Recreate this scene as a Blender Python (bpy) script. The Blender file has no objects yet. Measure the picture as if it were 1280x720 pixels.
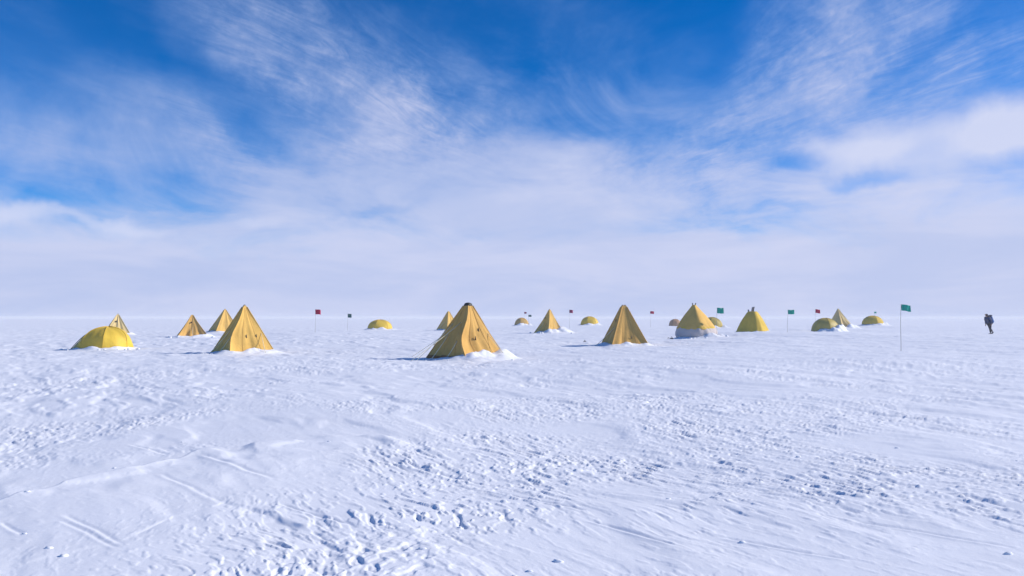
import bpy, bmesh, math, random
import numpy as np
from mathutils import Vector, Matrix

random.seed(7)
sc = bpy.context.scene
COL = sc.collection
R = math.radians

# ------------------------------------------------------------------ camera
FPX, CX, CY, HOR = 995.0, 640.0, 360.0, 397.0      # 28 mm lens; the horizon lies a little below the middle
PITCH = math.atan((HOR - CY) / FPX)
CAMZ = 1.7
cd = bpy.data.cameras.new('camera'); cam = bpy.data.objects.new('camera', cd); COL.objects.link(cam)
cd.sensor_width = 36.0; cd.lens = 36.0 * FPX / 1280.0
cd.clip_start = 0.05; cd.clip_end = 40000
cam.location = (0, 0, CAMZ); cam.rotation_euler = (R(90) + PITCH, 0, 0)
sc.camera = cam

def ray(px, py):
    a, b = (px - CX) / FPX, (CY - py) / FPX
    c, s = math.cos(PITCH), math.sin(PITCH)
    return (a, c - b * s, s + b * c)

def spot(px, py, d):                                # world point at depth y = d
    r = ray(px, py); k = d / r[1]
    return (r[0] * k, d, CAMZ + r[2] * k)

def flat(px, py):                                   # where the ray meets level ground
    r = ray(px, py); k = -CAMZ / r[2]
    return (r[0] * k, r[1] * k)

# ------------------------------------------------------------------ noise
def _hash(ix, iy, seed):
    h = (ix.astype(np.uint32) * np.uint32(374761393) + iy.astype(np.uint32) * np.uint32(668265263)
         + np.uint32((seed * 974711 + 12345) & 0xffffffff))
    h = (h ^ (h >> np.uint32(13))) * np.uint32(1274126177)
    h = (h ^ (h >> np.uint32(16))) * np.uint32(2246822519)
    return h ^ (h >> np.uint32(15))

_A = np.linspace(0, 2 * np.pi, 256, endpoint=False)
_GX, _GY = np.cos(_A).astype(np.float32), np.sin(_A).astype(np.float32)

def gn(x, y, seed=0):
    x = np.asarray(x, np.float32); y = np.asarray(y, np.float32)
    fx, fy = np.floor(x), np.floor(y)
    ix, iy = fx.astype(np.int64), fy.astype(np.int64)
    dx, dy = x - fx, y - fy
    def g(ox, oy):
        h = (_hash(ix + ox, iy + oy, seed) & np.uint32(255)).astype(np.int64)
        return _GX[h] * (dx - ox) + _GY[h] * (dy - oy)
    u = dx * dx * dx * (dx * (dx * 6 - 15) + 10); v = dy * dy * dy * (dy * (dy * 6 - 15) + 10)
    a, b, c, d = g(0, 0), g(1, 0), g(0, 1), g(1, 1)
    return (a + u * (b - a) + v * ((c + u * (d - c)) - (a + u * (b - a)))) * 1.5

def fbm(x, y, o=3, seed=0):
    s = 0; a = 1; t = 0
    for i in range(o):
        s = s + a * gn(x * 2 ** i + 17.3 * i, y * 2 ** i - 9.1 * i, seed + i * 7); t += a; a *= 0.5
    return s / t

def sst(x, a, b):
    t = np.clip((x - a) / (b - a), 0, 1); return t * t * (3 - 2 * t)

# ------------------------------------------------------------------ where things stand: pixel of the base, depth, size in pixels
PYR = dict(  # apex px, apex py, base py, depth
    main=(585, 380, 450, 34.1), left=(305, 382, 442, 39.8), mid=(780, 382, 432.5, 48.0), grey=(868, 381.5, 427, 58.0),
    small=(687, 387, 416.5, 86.0), low=(240, 393.5, 422, 72.0), hid=(281, 386.5, 415.5, 90.0), pale=(147, 393, 420, 82.0),
    far=(560.5, 389, 413, 110.0), bell=(939, 384, 417, 76.0), flap=(1048, 386, 410.5, 108.0))
DOM = dict(  # centre px, top py, base py, depth
    big=(132, 408, 437.5, 44.0), d475=(475, 399.5, 412.5, 104.0), d651=(652, 397.2, 407.5, 142.0), d736=(737, 395.5, 407, 128.0),
    d843=(844, 398.8, 407.5, 134.0), d890=(890, 396.3, 410, 106.0), d1032=(1032, 397.5, 415.5, 86.0), d1090=(1091, 394.6, 407, 114.0))
FLG = dict(  # pole base px, py, top py, depth
    green1=(1125.5, 440, 380.5, 37.0), green2=(896.2, 421, 384.3, 57.0), green3=(984.3, 416, 387.3, 62.0), green4=(434.3, 413, 392.2, 98.0),
    red1=(394, 416, 386.8, 73.0), red2=(711.8, 411, 387.2, 100.0), red3=(813, 409, 389.0, 112.0), red4=(1019.6, 411, 386.3, 90.0),
    dark1=(655.3, 406, 389.8, 152.0), dark2=(660.5, 407, 393.3, 140.0), green5=(1093, 404, 389.6, 170.0))
PERSON = (1237, 418, 391.3, 64.5)

anch = [(0, 3, 0), (-6, 4, 0), (6, 4, 0), (0, 10, 0), (-6, 12, 0), (8, 12, 0), (0, 20, -.02), (-12, 22, -.02), (14, 22, 0), (0, -20, 0), (-30, -10, 0), (30, -10, 0), (30, 34, .12), (-40, 36, -.1), (-40, 80, -.05), (62, 90, .4), (0, 165, .3), (-90, 165, .2), (90, 165, .45)]
for v in list(PYR.values()) + list(DOM.values()) + list(FLG.values()):
    py = v[2] if v in list(PYR.values()) + list(DOM.values()) else v[1]
    anch.append(spot(v[0], py, v[3]))
anch.append(spot(PERSON[0], PERSON[1], PERSON[3]))
anch += [(300 * math.sin(a), 300 * math.cos(a), .35) for a in np.linspace(-3.1, 3.1, 14)]
anch += [(1500 * math.sin(a), 1500 * math.cos(a), .2) for a in np.linspace(-3.1, 3.1, 14)]
anch = np.array(anch, np.float64)

def swell(x, y):
    r = np.hypot(x, y)
    f = 1 - sst(r, 250, 900)
    s = .11 * gn(x / 19, y / 23, 3) + .06 * gn(x / 7.5, y / 8.5, 5) * (1 - sst(r, 60, 160))
    # long soft drift to the right of the middle, lee side towards the left tents
    s = s + .16 * np.exp(-((x - 5.5 + .35 * (y - 22)) / 4.5) ** 2 - ((y - 23) / 3.4) ** 2) + .10 * np.exp(-((x - 12) / 5) ** 2 - ((y - 27) / 2.2) ** 2)
    return s * f

_asw = swell(anch[:, 0], anch[:, 1])

def smooth_ground(x, y):
    """broad lie of the land, without wind texture"""
    x = np.asarray(x, np.float64); y = np.asarray(y, np.float64)
    num = np.zeros_like(x); den = np.zeros_like(x)
    for (ax, ay, az), sw in zip(anch, _asw):
        sc2 = (0.06 * math.hypot(ax, ay)) ** 2 + 1.0
        w = (sc2 / ((x - ax) ** 2 + (y - ay) ** 2 + .05 * sc2)) ** 1.7
        num += w * (az - sw); den += w
    return num / den + swell(x, y)

def gz(x, y):
    return float(smooth_ground(np.array([x]), np.array([y]))[0])

# scarps of the wind-packed slabs near the camera: ground polylines
def poly(pts):
    q = sorted(flat(*p) for p in pts); return np.array([a for a, b in q]), np.array([b for a, b in q])
SC1 = poly([(-120, 668), (0, 640), (40, 628), (95, 612), (135, 603), (200, 588), (250, 572), (330, 562), (400, 553), (470, 551), (560, 566), (640, 590)])
SC2 = poly([(40, 716), (100, 704), (150, 694), (210, 664), (280, 640), (330, 652), (400, 682), (440, 700), (480, 735)])

GROOVES = [flat(a, b) + flat(c, d) + (dep, wd) for a, b, c, d, dep, wd in (
    (80, 658, 158, 698, .005, .022), (76, 666, 150, 703, .004, .020), (200, 602, 285, 642, .006, .03), (250, 577, 345, 608, .009, .035), (0, 668, 30, 684, .006, .02),
    (490, 582, 620, 612, .012, .04), (610, 616, 740, 642, .014, .035), (900, 676, 1070, 706, .009, .025), (735, 655, 850, 690, .010, .025), (350, 640, 440, 668, .012, .025), (1060, 655, 1270, 690, .009, .03), (160, 560, 215, 576, .008, .03))]

def wind(x, y):
    """sastrugi, crust plates, pits: metres of relief"""
    r = np.hypot(x, y)
    u = x * .5 - y * .866; v = x * .866 + y * .5
    wu = u + .35 * gn(x / 1.7, y / 1.7, 21); wv = v + .22 * gn(x / 1.3, y / 1.3, 22)
    f_small = 1 - sst(r, 26, 52); f_mid = 1 - sst(r, 90, 220)
    # where the crust is broken up
    patch = gn(x / 4.6, y / 5.5, 31) + .45 * gn(x / 1.9, y / 2.3, 32)
    right = sst(x + .10 * (y - 6), -1.6, .6) * (1 - sst(y, 14, 22))
    rough = np.clip(sst(patch + .42 * right - .10, -.20, .40), 0, 1)
    smooth_l = np.exp(-((x + 3.1) / 1.3) ** 2 - ((y - 6.1) / 1.1) ** 2) + np.exp(-((x + 2.1) / 1.1) ** 2 - ((y - 8.3) / .9) ** 2) + .7 * np.exp(-((x - .45) / .5) ** 2 - ((y - 6.1) / .45) ** 2)
    rough = rough * (1 - .85 * np.clip(smooth_l, 0, 1))
    rough = np.clip(rough + .9 * np.exp(-((x - 3.0) / 2.2) ** 2 - ((y - 7.8) / 1.5) ** 2), 0, 1) * (1 - .25 * np.exp(-((x + .8) / 1.0) ** 2 - ((y - 5.6) / .9) ** 2))
    h = np.zeros_like(x)
    # plates with crisp edges, long with the wind
    n1 = fbm(wu / .50, wv / .17, 3, 41)
    h = h + rough * f_small * .009 * sst(n1, .05, .17)
    # sparse broken pieces standing on the crust, and small pits in it
    dens = sst(gn(x / 1.1, y / 1.4, 45), -.35, .35)
    n2 = fbm(wu / .26, wv / .088, 4, 51)
    h = h + (.12 + .88 * rough) * f_small * (.3 + .7 * dens) * .016 * sst(n2, .13, .36) * (1 - .4 * np.exp(-((x + .6) / 1.5) ** 2 - ((y - 5.6) / 1.3) ** 2))
    n3 = fbm(wu / .36, wv / .11, 2, 61)
    h = h - rough * f_small * dens * .015 * sst(n3, .26, .46)
    n4 = gn(wu / .12, wv / .065, 71)
    h = h + (.25 + .75 * rough) * (1 - sst(r, 11, 26)) * .010 * sst(n4, .30, .58) * (1 - .5 * np.exp(-((x + .6) / 1.5) ** 2 - ((y - 5.6) / 1.3) ** 2)) * (.25 + .75 * sst(patch, -.6, .2))
    # thin long tracks of the wind on the smooth slabs
    n5 = gn(u / 2.6, v / .16, 81)
    h = h + (1 - rough) * f_small * .003 * n5 * sst(gn(x / 2.2, y / 2.2, 82), -.1, .4)
    # low steps between larger slabs
    n6 = fbm(wu / 4.2, wv / 1.7, 4, 91)
    h = h + .030 * f_mid * sst(n6, -.10, .14) * (.5 + .5 * sst(r, 8, 16))
    n7 = gn(u / 3.4, v / 1.2, 95)
    h = h + .020 * f_mid * (1 - np.abs(n7)) * sst(r, 6, 20) * (1 - sst(r, 40, 110))
    # mid-distance texture: broken crust 12 to 90 m out
    mid = sst(r, 11, 18) * (1 - sst(r, 45, 95))
    n8 = fbm(wu / .95, wv / .40, 3, 97)
    h = h + .022 * mid * sst(n8, .0, .30) * (.35 + .65 * sst(gn(x / 9, y / 7, 98), -.35, .25))
    n9 = fbm(wu / 3.2, wv / 1.1, 2, 99)
    h = h + .035 * sst(r, 30, 55) * (1 - sst(r, 120, 240)) * sst(n9, .12, .34)
    # grooves cut by the wind and by sledge runners, along the wind
    for (x0, y0, x1, y1, dep, wd) in GROOVES:
        dx, dy = x1 - x0, y1 - y0; L = math.hypot(dx, dy)
        near = (np.abs(x - (x0 + x1) / 2) < L) & (np.abs(y - (y0 + y1) / 2) < L)
        if not near.any(): continue
        X_, Y_ = x[near], y[near]
        t = ((X_ - x0) * dx + (Y_ - y0) * dy) / L ** 2; p = ((X_ - x0) * dy - (Y_ - y0) * dx) / L + .03 * gn(X_ / .5, Y_ / .5, 107)
        e = sst(t, -.02, .12) * (1 - sst(t, .85, 1.02))
        h[near] += e * dep * (-np.exp(-(p / wd) ** 2) + .7 * np.exp(-((p - 1.8 * wd) / wd) ** 2))
    # two scarps of the slabs at the left
    j = .10 * gn(x / .35, y / .35, 101) + .22 * gn(x / 1.2, y / 1.2, 102) + .04 * gn(x / .12, y / .12, 103)
    y1 = np.interp(x, SC1[0], SC1[1]); e1 = sst(x, -6, -4.5) * (1 - sst(x, -1.3, -.2))
    s1 = y1 - y + j
    h = h + e1 * .034 * sst(s1, -.16, .14) * np.exp(-np.clip(s1, 0, 9) / 1.3) * (.55 + .9 * sst(gn(x / .55, y / .55, 104), -.2, .3))
    y2 = np.interp(x, SC2[0], SC2[1]); e2 = sst(x, -3.6, -3.0) * (1 - sst(x, -1.25, -.9))
    s2 = y2 - y + .5 * j
    h = h - e2 * .016 * sst(s2, -.05, .06) * np.exp(-np.clip(s2, 0, 9) / .7) * (.25 + .75 * sst(x, -2.6, -2.0)) * (.5 + .9 * sst(gn(x / .4, y / .4, 105), -.3, .3))
    # pitted hollow in the foreground
    pm = np.exp(-((x + .95) / .55) ** 2 - ((y - 5.5) / .65) ** 2)
    h = h - pm * .016 * sst(gn(x / .14, y / .17, 111), .22, .45)
    h = h + pm * .008 * sst(gn(x / .10, y / .12, 112), .1, .4)
    return h

def ground(x, y):
    return smooth_ground(x, y) + wind(x, y)

# ------------------------------------------------------------------ nodes
class N:
    """node maths with Python operators"""
    def __init__(s, nt, sock): s.nt, s.s = nt, sock
    def _m(s, op, *a, clamp=False):
        n = s.nt.nodes.new('ShaderNodeMath'); n.operation = op; n.use_clamp = clamp
        for i, v in enumerate((s,) + a):
            if isinstance(v, N): s.nt.links.new(v.s, n.inputs[i])
            else: n.inputs[i].default_value = v
        return N(s.nt, n.outputs[0])
    def __add__(s, o): return s._m('ADD', o)
    __radd__ = __add__
    def __sub__(s, o): return s._m('SUBTRACT', o)
    def __rsub__(s, o): return s._m('MULTIPLY', -1.0)._m('ADD', o)
    def __mul__(s, o): return s._m('MULTIPLY', o)
    __rmul__ = __mul__
    def __truediv__(s, o): return s._m('DIVIDE', o)
    def max(s, o): return s._m('MAXIMUM', o)
    def min(s, o): return s._m('MINIMUM', o)
    def abs(s): return s._m('ABSOLUTE')
    def pow(s, e): return s._m('POWER', e)
    def clamp(s): return s._m('ADD', 0.0, clamp=True)
    def sst(s, a, b):
        n = s.nt.nodes.new('ShaderNodeMapRange'); n.interpolation_type = 'SMOOTHSTEP'
        if a <= b: n.inputs[1].default_value, n.inputs[2].default_value, n.inputs[3].default_value, n.inputs[4].default_value = a, b, 0, 1
        else: n.inputs[1].default_value, n.inputs[2].default_value, n.inputs[3].default_value, n.inputs[4].default_value = b, a, 1, 0
        s.nt.links.new(s.s, n.inputs[0]); return N(s.nt, n.outputs[0])

def comb(nt, x, y, z=0.0):
    n = nt.nodes.new('ShaderNodeCombineXYZ')
    for i, v in enumerate((x, y, z)):
        if isinstance(v, N): nt.links.new(v.s, n.inputs[i])
        else: n.inputs[i].default_value = v
    return n.outputs[0]

def noise(nt, vec, scale, detail=3.0, rough=.5, dist=0.0):
    n = nt.nodes.new('ShaderNodeTexNoise'); n.inputs['Scale'].default_value = scale; n.inputs['Detail'].default_value = detail
    n.inputs['Roughness'].default_value = rough; n.inputs['Distortion'].default_value = dist
    nt.links.new(vec, n.inputs['Vector']); return N(nt, n.outputs[0])

def mixc(nt, fac, a, b):
    n = nt.nodes.new('ShaderNodeMix'); n.data_type = 'RGBA'
    if isinstance(fac, N): nt.links.new(fac.s, n.inputs[0])
    else: n.inputs[0].default_value = fac
    for i, c in ((6, a), (7, b)):
        if isinstance(c, (tuple, list)): n.inputs[i].default_value = (*c, 1)
        else: nt.links.new(c, n.inputs[i])
    return n.outputs[2]

# ------------------------------------------------------------------ sun and sky
SUN_EL, SUN_BACK = 29.0, 8.0           # sun to the right, a little beyond the camp
sd = Vector((math.cos(R(SUN_EL)) * math.cos(R(SUN_BACK)), math.cos(R(SUN_EL)) * math.sin(R(SUN_BACK)), math.sin(R(SUN_EL))))
sl = bpy.data.lights.new('sun', 'SUN'); so = bpy.data.objects.new('sun', sl); COL.objects.link(so)
sl.energy = 4.3; sl.angle = R(.55); sl.color = (1.0, .925, .82)
so.rotation_euler = sd.to_track_quat('Z', 'Y').to_euler(); so.location = (40, 10, 40)

w = bpy.data.worlds.new('World'); sc.world = w; w.use_nodes = True
nt = w.node_tree; nt.nodes.clear()
wo = nt.nodes.new('ShaderNodeOutputWorld'); bg = nt.nodes.new('ShaderNodeBackground'); nt.links.new(bg.outputs[0], wo.inputs[0])
bg.inputs[1].default_value = 0.1
sky = nt.nodes.new('ShaderNodeTexSky'); sky.sky_type = 'NISHITA'; sky.sun_disc = False
sky.sun_elevation = R(SUN_EL); sky.sun_rotation = R(90 - SUN_BACK); sky.altitude = 2500; sky.air_density = 1.0; sky.dust_density = .1; sky.ozone_density = 6.0
tc = nt.nodes.new('ShaderNodeTexCoord'); sp = nt.nodes.new('ShaderNodeSeparateXYZ'); nt.links.new(tc.outputs['Generated'], sp.inputs[0])
X, Y, Z = (N(nt, sp.outputs[i]) for i in range(3))
az = X._m('ARCTAN2', Y) * 57.2958
el = Z._m('ARCSINE') * 57.2958
def ae(px, py):
    r = Vector(ray(px, py)).normalized(); return math.degrees(math.atan2(r.x, r.y)), math.degrees(math.asin(r.z))
dirv = tc.outputs['Generated']
wob1 = noise(nt, dirv, 6, 5, .6) - .5
wob2 = noise(nt, comb(nt, Z, X, Y), 7, 5, .6) - .5
azw = az + wob1 * 9.0; elw = el + wob2 * 4.5
def blob(px, py, rx, ry, rot=0, wobble=1.0, inner=.15, outer=1.0):
    """soft patch of cloud about a direction of the sky; radii in degrees"""
    a0, e0 = ae(px, py); c, s = math.cos(R(rot)), math.sin(R(rot))
    da = (azw if wobble else az) - a0; de = (elw if wobble else el) - e0
    u = (da * c + de * s) / rx; v = (de * c - da * s) / ry
    return (u * u + v * v)._m('SQRT').sst(outer, inner)
zz = Z.max(0.0) + .05
PX, PY = X / zz, Y / zz
def streak(vp_deg, sx, sy, off, lo, hi, detail=6, rough=.62, dist=.6):
    c, s = math.cos(R(vp_deg)), math.sin(R(vp_deg))
    along = PX * s + PY * c; across = PX * c - PY * s
    n = noise(nt, comb(nt, across * sx + off, along * sy, off * 1.7), 1.0, detail, rough, dist)
    return n.sst(lo, hi)
# cirrus combed out along the wind, left half and right half
fineL = streak(23, 1.3, .55, 3.1, .28, .72, 7, .62, .9) * .70 + streak(21, 7.0, 1.9, 8.4, .30, .76, 9, .66, 2.6) * .42
fineR = streak(-15, 1.3, .55, 12.7, .28, .72, 7, .62, .9) * .70 + streak(-13, 7.0, 1.9, 5.2, .30, .76, 9, .66, 2.6) * .45
mL = (blob(350, 40, 12, 6, -26) + blob(520, 130, 12, 7, -22) + blob(230, 135, 8, 3, -14) * .6 + blob(440, 215, 15, 4.0, -6) * .9 + blob(60, 185, 9, 3.4, -8) * .36).clamp()
mR = (blob(1060, 60, 11, 7.5, 20) + blob(1230, 90, 10, 3.5, 20) + blob(830, 215, 14, 5, 12) * .95 + blob(735, 50, 4, 6, 15) * .18 + blob(950, 130, 8, 5, 15) * .7).clamp()
wisp = streak(2, 1.6, .75, 21.3, .36, .78, 7, .60, .5)
mott = noise(nt, dirv, 17, 6, .65).sst(.25, .75)
cir = (mL * (fineL * .9 + .20) + mR * (fineR * .9 + .20)) * (mott * .5 + .30)
veil = wisp * (blob(720, 110, 13, 9, 0) * .42 + .16) + noise(nt, dirv, 3.2, 4, .55).sst(.40, .72) * .12 * el.sst(24, 11) + noise(nt, comb(nt, az * .08, el * .14, 9.1), 1.0, 7, .62, .6).sst(.30, .70) * .42 * el.sst(17.5, 10.0)
# low layered cloud towards the horizon
strat_n = noise(nt, comb(nt, az * .09, el * .27, 1.7), 1.0, 8, .64, .5)
top = 11.4 + (strat_n - .5) * 10.0 + blob(600, 205, 24, 7, 0) * 3.0 - blob(60, 215, 13, 4.5, 0, 0) * 1.0 + blob(1120, 250, 15, 5.5, 0, 0) * 2.2
strat = ((top - el) / 7.0).sst(0.0, 1.0)
strat = (strat * strat * .35 + strat * .65)
ahead = az.abs().sst(100, 55)                 # low cloud thinned in the unseen sky, to weaken fill on shaded tent sides
strat = strat * (ahead * .85 + .15)
# brighter banks
bank = (blob(1200, 185, 13.5, 3.1, 1) * .72 + blob(1070, 180, 6, 1.8, 3) * .55 + blob(1270, 170, 5, 2.4, 0) * .5).clamp()
puff = (blob(25, 275, 4.5, 1.1, 0) + blob(150, 284, 3.6, .8, 0) + blob(335, 268, 3, .7, 0) * .5 + blob(700, 190, 6, 1.6, 0) * .35).clamp()
# gaps of blue
gap = (blob(985, 200, 3.4, 1.1, 2) * .75 + blob(1085, 219, 4.5, 1.0, 1) * .8 + blob(330, 165, 5.5, 1.6, -25) * .6 + blob(455, 260, 4, .6, 0) * .25 + blob(950, 257, 5, .5, 0) * .25).clamp()
cover = 1.0 - (1.0 - strat) * (1.0 - cir.clamp()) * (1.0 - veil)
cover = cover * (1.0 - gap * .85)
cover = (1.0 - (1.0 - cover) * (1.0 - bank) * (1.0 - puff * .75)).clamp()
hs = nt.nodes.new('ShaderNodeHueSaturation'); hs.inputs['Saturation'].default_value = 1.35; hs.inputs['Value'].default_value = 1.0
nt.links.new(sky.outputs[0], hs.inputs['Color'])
tint = nt.nodes.new('ShaderNodeMix'); tint.data_type = 'RGBA'; tint.blend_type = 'MULTIPLY'; tint.inputs[0].default_value = 1
nt.links.new(hs.outputs[0], tint.inputs[6]); tint.inputs[7].default_value = (.17, 1.10, 1.28, 1)
tone = noise(nt, comb(nt, az * .07, el * .32, 4.4), 1.0, 7, .62, .5).sst(.32, .68) * .75 + az.sst(-34, 30) * .3
cc = mixc(nt, tone, (4.5, 5.3, 7.9), (5.75, 6.2, 8.35))
cc = mixc(nt, cover.sst(.75, .0) * .8, cc, (2.9, 4.9, 8.6))
cc = mixc(nt, (bank * .75 + puff * .9).clamp(), cc, (6.0, 6.5, 8.6))
full = mixc(nt, cover, tint.outputs[2], cc)
nt.links.new(full, bg.inputs[0])
w.cycles.sampling_method = 'MANUAL'; w.cycles.sample_map_resolution = 1024

# ------------------------------------------------------------------ materials
def mat(name):
    m = bpy.data.materials.new(name); m.use_nodes = True
    return m, m.node_tree, m.node_tree.nodes['Principled BSDF']
def coords(nt): return nt.nodes.new('ShaderNodeTexCoord').outputs['Object']
def bump(nt, p, h, strength, dist):
    b = nt.nodes.new('ShaderNodeBump'); b.inputs['Strength'].default_value = strength; b.inputs['Distance'].default_value = dist
    nt.links.new(h.s, b.inputs['Height']); nt.links.new(b.outputs[0], p.inputs['Normal'])

def snow_mat(name, base=(.89, .91, .955), b=.5):
    m, nt, p = mat(name); co = coords(nt)
    n = noise(nt, co, 1.3, 5, .6).sst(.3, .7)
    nt.links.new(mixc(nt, n, tuple(c * .965 for c in base), base), p.inputs['Base Color'])
    p.inputs['Roughness'].default_value = .62; p.inputs['Specular IOR Level'].default_value = .25
    h = noise(nt, co, 38, 4, .65) * .5 + noise(nt, co, 9, 4, .6)
    bump(nt, p, h, b, .007)
    return m
SNOW = snow_mat('wind_packed_snow'); BANK = snow_mat('shovelled_snow', (.90, .915, .955), .6)

def fabric(name, base, vary=.12, trans=.03, rough=.75, seam=True):
    m, nt, p = mat(name); co = coords(nt)
    n = noise(nt, co, 1.4, 5, .6).sst(.25, .75)
    c = mixc(nt, n, tuple(x * (1 - vary) for x in base), tuple(min(1, x * (1 + vary * .6)) for x in base))
    st = noise(nt, co, 5.5, 4, .7).sst(.62, .78)
    c = mixc(nt, st * .35, c, tuple(x * .72 for x in base))
    nt.links.new(c, p.inputs['Base Color']); p.inputs['Roughness'].default_value = rough
    p.inputs['Specular IOR Level'].default_value = .2
    bump(nt, p, noise(nt, co, 7, 4, .6) * .7 + noise(nt, co, 60, 2, .5) * .08, .5, .05)
    tr = nt.nodes.new('ShaderNodeBsdfTranslucent'); nt.links.new(c, tr.inputs[0])
    mx = nt.nodes.new('ShaderNodeMixShader'); mx.inputs[0].default_value = trans
    out = nt.nodes['Material Output']; nt.links.new(p.outputs[0], mx.inputs[1]); nt.links.new(tr.outputs[0], mx.inputs[2]); nt.links.new(mx.outputs[0], out.inputs[0])
    return m
CANVAS = fabric('ochre_canvas', (.70, .41, .11))
CANVAS_BRIGHT = fabric('bright_ochre_canvas', (.80, .49, .12))
CANVAS_PALE = fabric('faded_canvas', (.80, .60, .26))
LEMON = fabric('lemon_fabric', (.80, .55, .075), trans=.14)
YELLOW = fabric('yellow_nylon', (.92, .64, .075), trans=.22, rough=.5)
OLIVE = fabric('olive_yellow_nylon', (.60, .46, .11), trans=.15, rough=.5)
PINK = fabric('faded_orange_nylon', (.66, .40, .22), trans=.2, rough=.5)
GREYFAB = fabric('grey_white_fabric', (.62, .55, .52), vary=.08, trans=.05)
SEAM = fabric('seam_canvas', (.58, .335, .09), trans=0)
RUST = fabric('rust_hem', (.36, .15, .045), trans=.1)
def plain(name, c, rough=.6, vary=.15):
    m, nt, p = mat(name); co = coords(nt); n = noise(nt, co, 9, 4, .6).sst(.3, .7)
    nt.links.new(mixc(nt, n, tuple(x * (1 - vary) for x in c), tuple(min(1, x * (1 + vary)) for x in c)), p.inputs['Base Color']); p.inputs['Roughness'].default_value = rough
    return m
BLACK = plain('black_sleeve', (.012, .016, .014)); DARK = plain('dark_tape', (.05, .04, .03)); ROPE = plain('pale_rope', (.85, .78, .58))
POLE = plain('grey_pole', (.22, .2, .2)); BAMBOO = plain('bamboo', (.46, .42, .36)); BAG = plain('dark_blue_bag', (.03, .04, .07))
GREEN = fabric('green_flag', (.035, .50, .40), trans=.42); REDF = fabric('red_flag', (.62, .02, .10), trans=.4); DKGREEN = fabric('dark_green_flag', (.03, .14, .13), trans=.15)
DKRED = fabric('dark_maroon_flag', (.30, .02, .10), trans=.15)
NAVY = plain('navy_jacket', (.025, .05, .13), .7); BLACKT = plain('black_trousers', (.018, .018, .03), .7); PACK = plain('blue_pack', (.025, .12, .36), .6); SKIN = plain('skin', (.45, .27, .19), .5); BOOT = plain('dark_boots', (.03, .028, .03), .6)

# ------------------------------------------------------------------ object helpers
def link(name, verts, faces, m, parent=None, smooth=True):
    me = bpy.data.meshes.new(name); me.from_pydata([tuple(v) for v in verts], [], faces); me.update()
    if smooth: me.polygons.foreach_set('use_smooth', [True] * len(me.polygons))
    me.materials.append(m); o = bpy.data.objects.new(name, me); COL.objects.link(o)
    if parent is not None: o.parent = parent
    return o
def tag(o, label=None, cat=None, group=None, kind=None):
    for k, v in (('label', label), ('category', cat), ('group', group), ('kind', kind)):
        if v: o[k] = v
    return o
def thing(name, label, cat, loc, rz=0.0, group=None):
    o = bpy.data.objects.new(name, None); COL.objects.link(o); o.location = loc; o.rotation_euler = (0, 0, rz); o.empty_display_size = .3
    return tag(o, label, cat, group)
def tube(pts, rad, n=6):
    V, F = [], []
    pts = [Vector(p) for p in pts]
    rads = rad if isinstance(rad, (list, tuple)) else [rad] * len(pts)
    for i, p in enumerate(pts):
        t = (pts[min(i + 1, len(pts) - 1)] - pts[max(i - 1, 0)]).normalized()
        a = t.cross(Vector((0, 0, 1)) if abs(t.z) < .9 else Vector((1, 0, 0))).normalized(); b = t.cross(a)
        for k in range(n):
            q = 2 * math.pi * k / n; V.append(p + (a * math.cos(q) + b * math.sin(q)) * rads[i])
    for i in range(len(pts) - 1):
        for k in range(n):
            F.append((i * n + k, i * n + (k + 1) % n, (i + 1) * n + (k + 1) % n, (i + 1) * n + k))
    F.append(tuple(range(n))[::-1]); F.append(tuple(range((len(pts) - 1) * n, len(pts) * n)))
    return V, F
def join(parts):
    V, F = [], []
    for v, f in parts:
        o = len(V); V += list(v); F += [tuple(i + o for i in q) for q in f]
    return V, F
def lump(c, r, seed, sq=(1, 1, .8)):
    bm = bmesh.new(); bmesh.ops.create_icosphere(bm, subdivisions=2, radius=1.0)
    rnd = random.Random(seed); ox = [rnd.uniform(0, 50) for _ in range(3)]
    V = []
    for v in bm.verts:
        k = 1 + .38 * float(gn(np.array([v.co.x * 1.3 + ox[0] + v.co.z]), np.array([v.co.y * 1.3 + ox[1] + v.co.z * .7]), seed)[0])
        V.append((c[0] + v.co.x * r * k * sq[0], c[1] + v.co.y * r * k * sq[1], c[2] + v.co.z * r * k * sq[2]))
    F = [tuple(x.index for x in f.verts) for f in bm.faces]; bm.free()
    return V, F

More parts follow.
